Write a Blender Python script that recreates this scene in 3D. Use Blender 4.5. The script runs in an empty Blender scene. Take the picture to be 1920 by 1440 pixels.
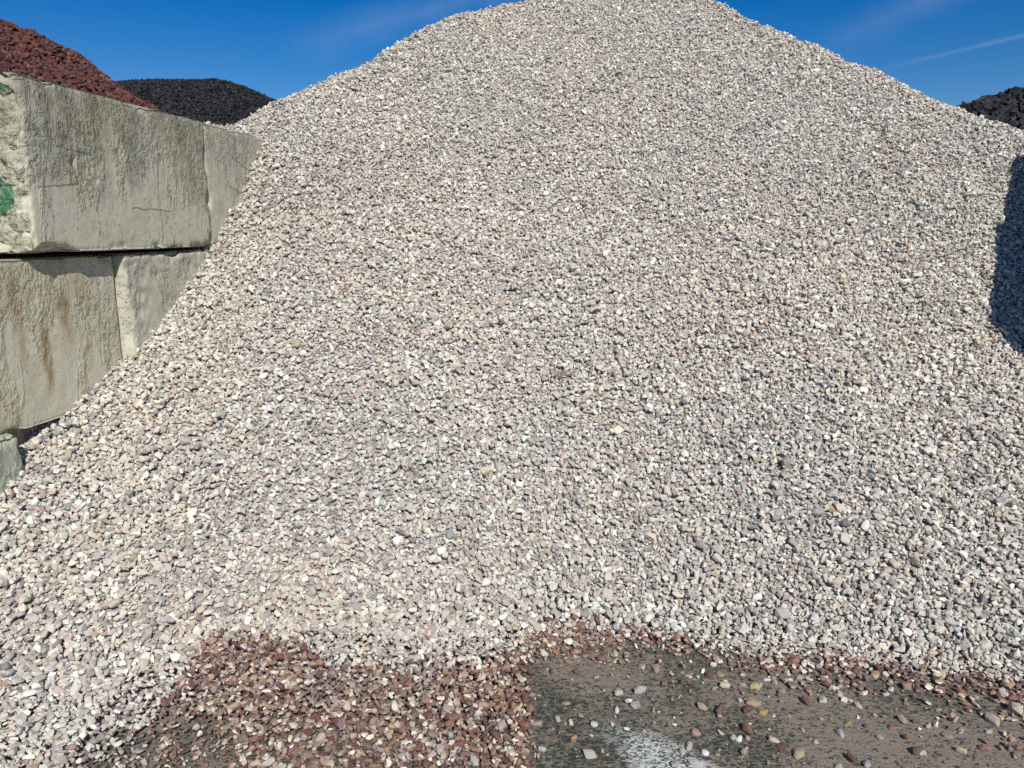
import bpy, bmesh, math, random
import numpy as np
from mathutils import Vector, Matrix, noise as mn

random.seed(7)
rng = np.random.default_rng(11)
S = bpy.context.scene
COL = S.collection

# ------------------------------------------------------------------ camera
F_PX = 1420.0; EYE = 1.72
PITCH = math.atan(288 / F_PX)
cam_d = bpy.data.cameras.new('camera'); cam = bpy.data.objects.new('camera', cam_d); COL.objects.link(cam)
cam_d.sensor_width = 36; cam_d.lens = F_PX / 1920 * 36
cam_d.clip_start = 0.05; cam_d.clip_end = 3000
cam.location = (0, 0, EYE); cam.rotation_euler = (math.pi / 2 - PITCH, 0, 0)
S.camera = cam

# ------------------------------------------------------------------ sky, sun, exposure
SUN_EL = math.radians(40); SUN_AZ = math.radians(16)          # the sun stands behind the camera, a little to its right
sun_vec = Vector((math.sin(SUN_AZ) * math.cos(SUN_EL), -math.cos(SUN_AZ) * math.cos(SUN_EL), math.sin(SUN_EL)))
sd = bpy.data.lights.new('sun', 'SUN'); so = bpy.data.objects.new('sun', sd); COL.objects.link(so)
sd.energy = 4.6; sd.angle = math.radians(0.5); sd.color = (1.0, 0.955, 0.89)
so.rotation_euler = sun_vec.to_track_quat('Z', 'Y').to_euler()
so.location = (3, -6, 9)

W = bpy.data.worlds.new('World'); S.world = W; W.use_nodes = True
wn = W.node_tree.nodes; wl = W.node_tree.links; wn.clear()
w_out = wn.new('ShaderNodeOutputWorld'); w_bg = wn.new('ShaderNodeBackground')
sky = wn.new('ShaderNodeTexSky'); sky.sky_type = 'NISHITA'; sky.sun_disc = False
sky.sun_elevation = SUN_EL; sky.sun_rotation = math.pi - SUN_AZ
sky.altitude = 600; sky.air_density = 1.0; sky.dust_density = 0.25; sky.ozone_density = 3.0
w_bg.inputs['Strength'].default_value = 0.09
hs = wn.new('ShaderNodeHueSaturation'); hs.inputs['Saturation'].default_value = 1.52; hs.inputs['Value'].default_value = 0.92
hs.inputs['Hue'].default_value = 0.512
wl.new(sky.outputs[0], hs.inputs['Color'])
tc = wn.new('ShaderNodeTexCoord')


def wmath(op, a, b=None, c=None):
    n = wn.new('ShaderNodeMath'); n.operation = op
    for i, v in enumerate((a, b, c)):
        if v is None: continue
        if isinstance(v, (int, float)): n.inputs[i].default_value = v
        else: wl.new(v, n.inputs[i])
    return n.outputs[0]


def wdot(vec):
    n = wn.new('ShaderNodeVectorMath'); n.operation = 'DOT_PRODUCT'
    wl.new(tc.outputs['Generated'], n.inputs[0]); n.inputs[1].default_value = vec
    return n.outputs['Value']


def direction(px, py):
    Fv = Vector((0, math.cos(PITCH), -math.sin(PITCH))); U = Vector((0, math.sin(PITCH), math.cos(PITCH)))
    return (Fv + Vector((1, 0, 0)) * ((px - 960) / F_PX) - U * ((py - 720) / F_PX)).normalized()


def streak(d0, d1, width, fade_in):
    """a vapour trail: a great-circle band through two compass directions of the sky"""
    d0 = Vector(d0).normalized(); d1 = Vector(d1).normalized()
    nrm = d0.cross(d1).normalized(); along = (d1 - d0).normalized()
    dist = wmath('ABSOLUTE', wdot(nrm))
    nz = wn.new('ShaderNodeTexNoise'); nz.inputs['Scale'].default_value = 30; nz.inputs['Detail'].default_value = 4
    wl.new(tc.outputs['Generated'], nz.inputs['Vector'])
    dist = wmath('ADD', dist, wmath('MULTIPLY', wmath('SUBTRACT', nz.outputs[0], 0.5), width * 0.9))
    g = wmath('MAXIMUM', wmath('SUBTRACT', 1.0, wmath('DIVIDE', dist, width)), 0)
    g = wmath('POWER', g, 1.3)
    t = wmath('SUBTRACT', wdot(along), d0.dot(along))
    m = wmath('MINIMUM', wmath('MAXIMUM', wmath('DIVIDE', t, fade_in), 0), 1)
    return wmath('MULTIPLY', g, m)


cur = hs.outputs[0]
for (a, b, wd, fi, amt) in ((direction(1600, 142), direction(1920, 66), 0.0034, 0.10, 0.10),
                            (direction(1500, 110), direction(1800, -30), 0.028, 0.12, 0.10),
                            (direction(520, 95), direction(800, 20), 0.03, 0.10, 0.10)):
    k = streak(a, b, wd, fi)
    mx = wn.new('ShaderNodeMixRGB'); mx.blend_type = 'MIX'
    wl.new(wmath('MULTIPLY', k, amt), mx.inputs[0]); wl.new(cur, mx.inputs[1]); mx.inputs[2].default_value = (6.5, 7.6, 9.0, 1)
    cur = mx.outputs[0]
wl.new(cur, w_bg.inputs['Color']); wl.new(w_bg.outputs[0], w_out.inputs[0])

S.view_settings.view_transform = 'Standard'; S.view_settings.look = 'None'
S.view_settings.exposure = 0.0; S.view_settings.gamma = 1.0; S.view_settings.use_curve_mapping = False
S.render.engine = 'CYCLES'
S.cycles.max_bounces = 5; S.cycles.diffuse_bounces = 3; S.cycles.glossy_bounces = 2
S.cycles.use_denoising = False
S.render.filter_size = 0.9


# ------------------------------------------------------------------ helpers
def tag(o, label=None, cat=None, group=None, kind=None):
    if label: o['label'] = label
    if cat: o['category'] = cat
    if group: o['group'] = group
    if kind: o['kind'] = kind
    return o


def link(name, me, mat, parent=None):
    o = bpy.data.objects.new(name, me); COL.objects.link(o)
    if mat is not None and not me.materials: me.materials.append(mat)
    if parent is not None: o.parent = parent
    return o


def mesh_from(name, V, T, col=None, wet=None, smooth=False):
    me = bpy.data.meshes.new(name)
    V = np.asarray(V, dtype=np.float32); T = np.asarray(T, dtype=np.int32)
    nv, nt, k = len(V), len(T), T.shape[1]
    me.vertices.add(nv); me.vertices.foreach_set('co', V.ravel())
    me.loops.add(nt * k); me.loops.foreach_set('vertex_index', T.ravel())
    me.polygons.add(nt)
    me.polygons.foreach_set('loop_start', np.arange(0, nt * k, k, dtype=np.int32))
    me.polygons.foreach_set('loop_total', np.full(nt, k, dtype=np.int32))
    me.polygons.foreach_set('use_smooth', np.full(nt, smooth, dtype=bool))
    if col is not None:
        a = me.attributes.new('stone_colour', 'FLOAT_COLOR', 'POINT')
        a.data.foreach_set('color', np.hstack([col, np.ones((nv, 1))]).astype(np.float32).ravel())
    if wet is not None:
        a = me.attributes.new('wet', 'FLOAT', 'POINT'); a.data.foreach_set('value', np.asarray(wet, np.float32))
    me.update(calc_edges=True)
    return me


def vnoise(x, y, seed=0, octaves=4, scale=1.0, rough=0.5):
    """cheap numpy value noise in -1..1"""
    r = np.zeros_like(x, dtype=float); amp = 1; tot = 0; s = scale
    for o in range(octaves):
        X = x * s + 37.1 * o + seed * 11.3; Y = y * s + 17.7 * o - seed * 5.9
        xi = np.floor(X).astype(np.int64); yi = np.floor(Y).astype(np.int64)
        fx = X - xi; fy = Y - yi; fx = fx * fx * (3 - 2 * fx); fy = fy * fy * (3 - 2 * fy)
        def h(a, b):
            n = (a * 374761393 + b * 668265263 + seed * 1442695041 + o * 97531) & 0xffffffff
            n = ((n ^ (n >> 13)) * 1274126177) & 0xffffffff
            return ((n ^ (n >> 16)) & 0xffff) / 32767.5 - 1
        v = (h(xi, yi) * (1 - fx) + h(xi + 1, yi) * fx) * (1 - fy) + (h(xi, yi + 1) * (1 - fx) + h(xi + 1, yi + 1) * fx) * fy
        r += amp * v; tot += amp; amp *= rough; s *= 2
    return r / tot


def sstep(a, b, x):
    t = np.clip((x - a) / (b - a), 0, 1); return t * t * (3 - 2 * t)


def px_to_u(px, py):
    d = direction(px, py); return d.x / d.y, d.z / d.y


def ground_at(px, py, z=0.0):
    d = direction(px, py); t = (z - EYE) / d.z
    return Vector((d.x * t, d.y * t, z))


# ------------------------------------------------------------------ materials
def nodes(name):
    m = bpy.data.materials.new(name); m.use_nodes = True
    nt = m.node_tree; b = nt.nodes['Principled BSDF']
    return m, nt.nodes, nt.links, b


def mixc(N, L, fac, a, b, mode='MIX'):
    n = N.new('ShaderNodeMixRGB'); n.blend_type = mode
    for i, v in enumerate((fac, a, b)):
        if isinstance(v, (int, float)): n.inputs[i].default_value = v
        elif isinstance(v, tuple): n.inputs[i].default_value = v if len(v) == 4 else (*v, 1)
        else: L.new(v, n.inputs[i])
    return n.outputs[0]


def noise_tex(N, L, vec, scale, detail=4, rough=0.5, dist=0.0):
    n = N.new('ShaderNodeTexNoise'); n.inputs['Scale'].default_value = scale
    n.inputs['Detail'].default_value = detail; n.inputs['Roughness'].default_value = rough
    n.inputs['Distortion'].default_value = dist
    if vec is not None: L.new(vec, n.inputs['Vector'])
    return n.outputs[0]


def ramp(N, L, fac, *stops):
    r = N.new('ShaderNodeValToRGB'); e = r.color_ramp.elements
    while len(e) < len(stops): e.new(0.5)
    for i, (p, c) in enumerate(stops):
        e[i].position = p; e[i].color = (c, c, c, 1) if isinstance(c, (int, float)) else (*c, 1)
    L.new(fac, r.inputs[0]); return r.outputs[0]


def mapped(N, L, scale=(1, 1, 1), rot=(0, 0, 0), coord='Object'):
    t = N.new('ShaderNodeTexCoord'); m = N.new('ShaderNodeMapping')
    m.inputs['Scale'].default_value = scale; m.inputs['Rotation'].default_value = rot
    L.new(t.outputs[coord], m.inputs['Vector']); return m.outputs[0]


def stone_material(name, vein=0.16, rough=0.82, dust=(0.62, 0.59, 0.56)):
    m, N, L, b = nodes(name)
    at = N.new('ShaderNodeAttribute'); at.attribute_name = 'stone_colour'
    wt = N.new('ShaderNodeAttribute'); wt.attribute_name = 'wet'
    v = mapped(N, L)
    n1 = noise_tex(N, L, v, 55, 3, 0.6)
    n2 = noise_tex(N, L, v, 260, 2, 0.6)
    f1 = ramp(N, L, n1, (0.3, 1 - vein), (0.7, 1 + vein))
    f2 = ramp(N, L, n2, (0.3, 0.92), (0.7, 1.08))
    c = mixc(N, L, 1.0, at.outputs['Color'], f1, 'MULTIPLY')
    c = mixc(N, L, 1.0, c, f2, 'MULTIPLY')
    L.new(c, b.inputs['Base Color'])
    r = N.new('ShaderNodeMapRange'); L.new(wt.outputs['Fac'], r.inputs[0])
    r.inputs[3].default_value = rough; r.inputs[4].default_value = 0.38
    L.new(r.outputs[0], b.inputs['Roughness'])
    b.inputs['Specular IOR Level'].default_value = 0.35
    bp = N.new('ShaderNodeBump'); bp.inputs['Strength'].default_value = 0.35; bp.inputs['Distance'].default_value = 0.004
    L.new(n1, bp.inputs['Height']); L.new(bp.outputs[0], b.inputs['Normal'])
    return m


M_stone = stone_material('dusty_crushed_stone')
M_red = stone_material('red_lava_stone', 0.25, 0.9)
M_black = stone_material('black_stone', 0.25, 0.75)


def flat_material(name, c, rough=0.9, var=0.25, scale=20):
    m, N, L, b = nodes(name); v = mapped(N, L)
    n = noise_tex(N, L, v, scale, 6, 0.65)
    f = ramp(N, L, n, (0.3, 1 - var), (0.7, 1 + var))
    L.new(mixc(N, L, 1, (*c, 1), f, 'MULTIPLY'), b.inputs['Base Color'])
    b.inputs['Roughness'].default_value = rough
    return m


M_fines = flat_material('stone_fines', (0.30, 0.275, 0.26), 0.95, 0.3, 60)
M_redfines = flat_material('red_fines', (0.10, 0.035, 0.03), 0.95, 0.3, 60)
M_blackfines = flat_material('black_fines', (0.02, 0.021, 0.022), 0.9, 0.3, 60)


# ---- concrete
def concrete(name, tint=(0.54, 0.515, 0.375), dark=(0.22, 0.21, 0.13), light=(0.61, 0.585, 0.45), rust=0.0, rough=0.5, streak_amt=0.6, paint=False, cracks=(), seed=0.0, bump=1.0, stains=()):
    m, N, L, b = nodes(name)

    def M(op, a, b_=None):
        n = N.new('ShaderNodeMath'); n.operation = op
        for i, q in enumerate((a, b_)):
            if q is None: continue
            if isinstance(q, (int, float)): n.inputs[i].default_value = q
            else: L.new(q, n.inputs[i])
        return n.outputs[0]

    def vec(scale):
        t = N.new('ShaderNodeTexCoord'); mp = N.new('ShaderNodeMapping'); mp.inputs['Scale'].default_value = scale
        mp.inputs['Location'].default_value = (seed, seed * 1.7, seed * 0.6); L.new(t.outputs['Object'], mp.inputs['Vector']); return mp.outputs[0]
    v = vec((1, 1, 1)); vs = vec((4.6, 4.6, 1.2)); vm = vec((2.2, 2.2, 0.9))
    tco = N.new('ShaderNodeTexCoord'); sep = N.new('ShaderNodeSeparateXYZ'); L.new(tco.outputs['Object'], sep.inputs[0])
    big = noise_tex(N, L, v, 2.4, 5, 0.6)
    stk = noise_tex(N, L, vs, 1.7, 5, 0.6, 0.5)
    mid = noise_tex(N, L, v, 13, 6, 0.68, 0.4)
    fine = noise_tex(N, L, v, 48, 5, 0.7)
    grain = noise_tex(N, L, v, 90, 3, 0.6)
    lump = noise_tex(N, L, vec((1, 1, 0.85)), 38, 3, 0.55, 0.4)
    c = mixc(N, L, ramp(N, L, big, (0.35, 0.0), (0.68, 1.0)), tint, light)
    top = N.new('ShaderNodeMapRange'); L.new(sep.outputs[2], top.inputs[0])
    top.inputs[1].default_value = -0.30; top.inputs[2].default_value = 0.42; top.inputs[3].default_value = 0.0; top.inputs[4].default_value = 0.30
    # how eroded the skin is: patches with the paste gone, in vertical tongues
    er = M('ADD', noise_tex(N, L, vm, 2.6, 5, 0.62, 0.6), M('MULTIPLY', top.outputs[0], 0.45))
    eroded = M('MULTIPLY', ramp(N, L, er, (0.53, 0.0), (0.63, 1.0)), min(1.0, rough * 1.6))
    if paint:      # the near end is broken, not cast: bare grains all over
        eroded = M('MAXIMUM', eroded, M('LESS_THAN', M('ADD', sep.outputs[1], M('MULTIPLY', M('SUBTRACT', mid, 0.5), 0.05)), -0.768))
    wmask = ramp(N, L, M('ADD', stk, top.outputs[0]), (0.56, 0.0), (0.84, 1.0))
    c = mixc(N, L, M('MULTIPLY', wmask, streak_amt), c, dark)
    # grey film, broken up
    film = ramp(N, L, mid, (0.50, 0.0), (0.60, 1.0))
    c = mixc(N, L, M('MULTIPLY', film, 0.42), c, (0.31, 0.315, 0.26))
    # smooth pale paste tongues
    c = mixc(N, L, M('MULTIPLY', ramp(N, L, noise_tex(N, L, vs, 1.1, 4, 0.6, 0.4), (0.52, 0.0), (0.64, 1.0)), 0.35), c, (0.50, 0.49, 0.41))
    for (sy, zt, zb, wd, amt) in stains:
        dy = M('DIVIDE', M('ABSOLUTE', M('ADD', M('SUBTRACT', sep.outputs[1], sy), M('MULTIPLY', M('SUBTRACT', noise_tex(N, L, v, 7, 4, 0.6), 0.5), wd * 2.2))), wd)
        g_ = M('MAXIMUM', M('SUBTRACT', 1.0, dy), 0.0)
        t0 = N.new('ShaderNodeMapRange'); L.new(sep.outputs[2], t0.inputs[0]); t0.inputs[1].default_value = zb; t0.inputs[2].default_value = zb + 0.12
        t1 = N.new('ShaderNodeMapRange'); L.new(sep.outputs[2], t1.inputs[0]); t1.inputs[1].default_value = zt; t1.inputs[2].default_value = zt + 0.05; t1.inputs[3].default_value = 1; t1.inputs[4].default_value = 0
        k_ = M('MULTIPLY', M('MULTIPLY', g_, M('MULTIPLY', t0.outputs[0], t1.outputs[0])), ramp(N, L, mid, (0.34, 0.4), (0.55, 1.0)))
        c = mixc(N, L, M('MULTIPLY', k_, amt), c, (0.30, 0.175, 0.05))
    if rust:
        vr = vec((8.0, 8.0, 1.3))
        rm = ramp(N, L, noise_tex(N, L, vr, 1.25, 6, 0.62, 1.2), (0.55, 0.0), (0.75, 1.0))
        rm = M('MULTIPLY', rm, ramp(N, L, mid, (0.36, 0.35), (0.6, 1.0)))
        c = mixc(N, L, M('MULTIPLY', rm, rust), c, (0.30, 0.19, 0.06))
    # eroded skin: darker paste with dark pores between grains
    pore = M('MULTIPLY', ramp(N, L, lump, (0.38, 1.0), (0.43, 0.0)), M('ADD', 0.15, M('MULTIPLY', eroded, 0.85)))
    c = mixc(N, L, M('MULTIPLY', eroded, 0.28), c, (0.28, 0.27, 0.18))
    c = mixc(N, L, M('MULTIPLY', pore, 0.5), c, (0.14, 0.135, 0.095))
    c = mixc(N, L, 1.0, c, ramp(N, L, mid, (0.3, 0.74), (0.7, 1.2)), 'MULTIPLY')
    c = mixc(N, L, 1.0, c, ramp(N, L, grain, (0.3, 0.95), (0.7, 1.05)), 'MULTIPLY')
    vo = N.new('ShaderNodeTexVoronoi'); vo.inputs['Scale'].default_value = 32; L.new(vec((1, 1, 0.8)), vo.inputs['Vector'])
    sepc = N.new('ShaderNodeSeparateColor'); L.new(vo.outputs['Color'], sepc.inputs[0])
    pit = M('MULTIPLY', M('LESS_THAN', vo.outputs['Distance'], M('MULTIPLY', sepc.outputs[0], 0.24)), M('GREATER_THAN', sepc.outputs[1], 0.35))
    for (y0, y1, z0, sl, wob) in cracks:
        line = M('SUBTRACT', M('SUBTRACT', sep.outputs[2], z0), M('MULTIPLY', M('SUBTRACT', sep.outputs[1], y0), sl))
        line = M('SUBTRACT', line, M('MULTIPLY', M('SUBTRACT', noise_tex(N, L, v, 14, 4, 0.6), 0.5), wob))
        on = M('MULTIPLY', M('LESS_THAN', M('ABSOLUTE', line), 0.0035), M('MULTIPLY', M('GREATER_THAN', sep.outputs[1], y0), M('LESS_THAN', sep.outputs[1], y1)))
        pit = M('MAXIMUM', pit, on)
    c = mixc(N, L, M('MULTIPLY', pit, 0.6), c, (0.08, 0.08, 0.06))
    if paint:
        def dab(cx, cz, rx, rz):
            dx = M('DIVIDE', M('SUBTRACT', sep.outputs[0], cx), rx); dz = M('DIVIDE', M('SUBTRACT', sep.outputs[2], cz), rz)
            r = M('ADD', M('MULTIPLY', dx, dx), M('MULTIPLY', dz, dz))
            r = M('ADD', r, M('MULTIPLY', M('SUBTRACT', noise_tex(N, L, v, 26, 5, 0.7), 0.5), 2.2))
            return M('MULTIPLY', M('LESS_THAN', r, 1.0), ramp(N, L, lump, (0.36, 0.25), (0.50, 1.0)))
        endf = M('LESS_THAN', sep.outputs[1], -0.725)
        for a in ((-0.085, 0.335, 0.05, 0.026), (-0.145, -0.14, 0.085, 0.085), (-0.34, 0.10, 0.12, 0.28)):
            c = mixc(N, L, M('MULTIPLY', M('MULTIPLY', dab(*a), endf), 0.9), c, (0.008, 0.15, 0.07))
    L.new(c, b.inputs['Base Color']); b.inputs['Roughness'].default_value = 0.92
    b.inputs['Specular IOR Level'].default_value = 0.2
    # relief: broad waves, crisp-edged scabs where the paste is gone, grains inside them
    scab = ramp(N, L, noise_tex(N, L, vec((1, 1, 0.8)), 22, 4, 0.6, 0.4), (0.46, 0.0), (0.52, 1.0))
    h = M('MULTIPLY', noise_tex(N, L, v, 9, 3, 0.5), 0.45)
    h = M('ADD', h, M('MULTIPLY', scab, M('ADD', 0.04, M('MULTIPLY', eroded, 0.26))))
    h = M('ADD', h, M('MULTIPLY', ramp(N, L, lump, (0.38, 0.0), (0.55, 1.0)), M('ADD', 0.025, M('MULTIPLY', eroded, 0.42))))
    h = M('SUBTRACT', h, M('MULTIPLY', pit, 0.5))
    bp = N.new('ShaderNodeBump'); bp.inputs['Strength'].default_value = 0.8 * bump; bp.inputs['Distance'].default_value = 0.014
    L.new(h, bp.inputs['Height']); L.new(bp.outputs[0], b.inputs['Normal'])
    return m


# ------------------------------------------------------------------ heap shape (a real height field)
TH = math.atan2(0.0, 1)
K = 0.69


def table(pts):
    """(px, py) picture-like survey points -> tan azimuth, tan elevation"""
    a = np.array([px_to_u(*p) for p in pts]); o = np.argsort(a[:, 0]); return a[o, 0], a[o, 1]


RIDGE = [(-700, 1000), (-300, 850), (0, 640), (180, 440), (300, 275), (350, 236), (380, 229), (430, 233), (475, 215), (515, 192), (600, 152), (700, 110),
         (760, 72), (850, 30), (1000, 2), (1080, -12), (1170, -22), (1260, -14), (1340, 5), (1400, 36), (1480, 72), (1530, 86), (1590, 122), (1650, 137),
         (1700, 166), (1790, 203), (1850, 236), (1900, 247), (1990, 262), (2150, 300), (2500, 360)]
RU, RE = table(RIDGE)
TX = np.array([-3.2, -2.5, -2.0, -1.6, -1.35, -1.1, -0.7, -0.3, 0.1, 0.57, 1.0, 1.4, 1.8, 2.2, 3.0, 4.5])
TY = np.array([2.35, 2.35, 2.36, 2.45, 2.66, 2.92, 2.90, 2.86, 3.02, 3.07, 2.99, 2.88, 2.78, 2.74, 2.70, 2.70])


def toe(x, z=0):
    return np.interp(x, TX, TY)


def heap_raw(x, y):
    y = np.maximum(y, 0.3)
    u = x / y
    e = np.interp(u, RU, RE)
    y0 = toe(x)
    y0m = np.interp(x, [-2.5, 0, 2.5], [2.48, 2.90, 2.75])
    w = sstep(0.0, 1.6, y - y0)
    y0 = y0 * (1 - w) + y0m * w
    front = K * (y - y0)
    yc = (EYE + K * y0) / (K - e); zc = EYE + e * yc
    back = zc - 0.62 * (y - yc)
    # smooth minimum, lifted so that the crest keeps its height
    r = 0.16
    h = np.clip(0.5 + 0.5 * (back - front) / r, 0, 1)
    z = back * (1 - h) + front * h - r * h * (1 - h) * 1.0
    z = z + 0.25 * r * np.exp(-((y - yc) / 0.35) ** 2) * 1.2
    return z


def heap_z(x, y):
    x = np.asarray(x, float); y = np.asarray(y, float)
    z = heap_raw(x, y)
    amp = sstep(0.1, 0.7, z)
    z = z + amp * (0.030 * vnoise(x, y, 3, 3, 1.1) + 0.016 * vnoise(x, y, 5, 3, 4.0) + 0.006 * vnoise(x, y, 6, 2, 13.0))
    z = z + sstep(0.05, 0.4, z) * (0.012 + 0.022 * sstep(0.4, 1.9, x)) * vnoise(x, y * 0.35, 8, 2, 3.2)
    # apron: a thin skirt of stones in front of the toe on the left, feathering into the ground
    skirt = 0.055 * sstep(2.0, 2.9, y) * sstep(0.25, -0.4, x) + 0.10 * sstep(-1.2, -1.9, x) * sstep(1.2, 2.6, y)
    s = 0.05
    a, b_ = z, skirt
    h = np.clip(0.5 + 0.5 * (a - b_) / s, 0, 1)
    side = x * w_nrm[0] + y * w_nrm[1] - W_C
    dent = np.interp(y, [3.3, 3.73, 4.2, 4.45, 5.03, 5.21, 5.8], [0, 0.05, 0.15, 0.19, 0.17, 0.15, 0]) * sstep(0.75, 0.0, side)
    a = a - dent
    return np.maximum(a * h + b_ * (1 - h) + s * h * (1 - h), 0.0)


# the wall line on the left
WA = math.radians(8.581)
w_dir = np.array([math.sin(WA), math.cos(WA), 0]); w_nrm = np.array([math.cos(WA), -math.sin(WA), 0]); W_C = -2.778


# ------------------------------------------------------------------ stone prototypes
def proto(n, seed, flat=0.5, box=0.3, low=0.58):
    r = random.Random(seed)
    bm = bmesh.new()
    for i in range(n):
        z = 1 - 2 * (i + 0.5) / n; a = i * 2.399963 + r.uniform(-0.5, 0.5); z = max(-1, min(1, z + r.uniform(-0.2, 0.2)))
        q = math.sqrt(max(0, 1 - z * z)); p = Vector((q * math.cos(a), q * math.sin(a), z))
        p = p.lerp(Vector([max(-0.6, min(0.6, c)) / 0.6 for c in p]), box)
        p *= r.uniform(low, 1.08)
        bm.verts.new(p)
    bmesh.ops.convex_hull(bm, input=bm.verts)
    bmesh.ops.delete(bm, geom=[v for v in bm.verts if not v.link_faces], context='VERTS')
    bmesh.ops.triangulate(bm, faces=bm.faces)
    bmesh.ops.recalc_face_normals(bm, faces=bm.faces)
    bm.verts.index_update()
    V = np.array([v.co[:] for v in bm.verts]); T = np.array([[v.index for v in f.verts] for f in bm.faces])
    bm.free()
    V -= V.mean(0)
    V = V * np.array([1.0, r.uniform(0.48, 0.9), r.uniform(flat - 0.18, flat + 0.18)])
    V[:, 0] += V[:, 1] * r.uniform(-0.35, 0.35); V[:, 2] += V[:, 0] * r.uniform(-0.15, 0.15)
    V /= np.abs(V[:, :2]).max()
    return V, T


P_hi = [proto(13, s) for s in range(60)]
P_mid = [proto(9, 100 + s) for s in range(60)]
P_lo = [proto(7, 200 + s) for s in range(40)]


def rotations(n, up, tilt):
    """random rotations: stone's short axis near `up` (n,3), tilted by a random amount"""
    up = up + rng.normal(0, 1, (n, 3)) * tilt[:, None]
    up /= np.linalg.norm(up, axis=1)[:, None]
    t = rng.normal(0, 1, (n, 3)); t -= (t * up).sum(1)[:, None] * up; t /= np.linalg.norm(t, axis=1)[:, None]
    b = np.cross(up, t)
    return np.stack([t, b, up], axis=2)            # columns


def scatter_mesh(name, P, R, size, cols, wet, protos, pid):
    Vs, Ts, Cs, Ws = [], [], [], []; off = 0
    for k, (V, T) in enumerate(protos):
        idx = np.where(pid == k)[0]
        if len(idx) == 0: continue
        stretch = np.stack([np.ones(len(idx)), rng.uniform(0.8, 1.15, len(idx)), rng.uniform(0.8, 1.2, len(idx))], 1)
        X = V[None] * stretch[:, None, :] * size[idx][:, None, None]
        X = np.einsum('nij,nvj->nvi', R[idx], X) + P[idx][:, None, :]
        nv = len(V)
        Vs.append(X.reshape(-1, 3))
        Ts.append((T[None] + (np.arange(len(idx)) * nv)[:, None, None]).reshape(-1, 3) + off)
        Cs.append(np.repeat(cols[idx], nv, axis=0)); Ws.append(np.repeat(wet[idx], nv))
        off += nv * len(idx)
    return mesh_from(name, np.vstack(Vs), np.vstack(Ts), np.vstack(Cs), np.concatenate(Ws))


PAL_DRY = np.array([(0.53, 0.505, 0.455), (0.44, 0.41, 0.375), (0.38, 0.345, 0.325), (0.45, 0.385, 0.345), (0.33, 0.29, 0.285),
                    (0.27, 0.245, 0.24), (0.50, 0.425, 0.345), (0.40, 0.32, 0.28), (0.66, 0.63, 0.575), (0.20, 0.18, 0.18), (0.42, 0.32, 0.22), (0.29, 0.19, 0.165), (0.25, 0.255, 0.26)])
PAL_DRY = np.minimum((PAL_DRY * 0.94 + 0.028) * np.array([1.23, 1.24, 1.155]), 0.80)
W_DRY = np.array([20, 20, 16, 14, 9, 5, 6, 5, 7, 1.6, 1.3, 1.0, 2.0])
PAL_WET = np.array([(0.20, 0.135, 0.11), (0.125, 0.075, 0.065), (0.10, 0.050, 0.048), (0.27, 0.21, 0.16), (0.19, 0.155, 0.135), (0.24, 0.155, 0.085),
                    (0.36, 0.32, 0.25), (0.145, 0.115, 0.105), (0.52, 0.49, 0.42), (0.18, 0.095, 0.075), (0.28, 0.26, 0.25)])
PAL_WET = PAL_WET * np.array([1.36, 1.28, 1.20]) + np.array([0.014, 0.008, 0.006])
W_WET = np.array([14, 13, 11, 12, 12, 4.5, 10, 9, 7.0, 7, 6])


def pick(pal, w, n):
    c = pal[rng.choice(len(pal), n, p=w / w.sum())]
    return c * rng.uniform(0.86, 1.14, (n, 1)) * rng.uniform(0.97, 1.03, (n, 3))


# wet line: above it the stones are dry and dusty
WET_LINE = [ground_at(*p) for p in ((150, 1560), (200, 1440), (235, 1330), (262, 1290), (330, 1250), (400, 1222), (480, 1220), (560, 1230), (640, 1258), (760, 1266),
                                    (900, 1252), (960, 1220), (1010, 1190), (1100, 1180), (1200, 1182), (1300, 1200), (1400, 1222), (1500, 1228), (1600, 1236), (1750, 1250), (1900, 1266), (2300, 1290))]
WLX = np.array([p.x for p in WET_LINE]); WLY = np.array([p.y for p in WET_LINE])
WLX = np.maximum.accumulate(WLX + np.arange(len(WLX)) * 1e-5)


def wetness(x, y, z):
    lim = np.interp(x, WLX, WLY, left=-5)
    lim = np.where(x < -1.48 + 0.06 * rng.normal(0, 1, len(x)), -5, lim)
    d = lim - y + 0.07 * vnoise(x, y, 9, 4, 5.0) + 0.035 * rng.normal(0, 1, len(x))
    return sstep(-0.05, 0.07, d)


def visible_margin(x, y, z, m):
    Fv = np.array([0, math.cos(PITCH), -math.sin(PITCH)]); U = np.array([0, math.sin(PITCH), math.cos(PITCH)])
    dz = y * Fv[1] + (z - EYE) * Fv[2]
    px = x / dz * F_PX; py = (y * U[1] + (z - EYE) * U[2]) / dz * F_PX
    return (np.abs(px) < 960 + m) & (py > -720 - m) & (dz > 0.5), px + 960, 720 - py


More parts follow.
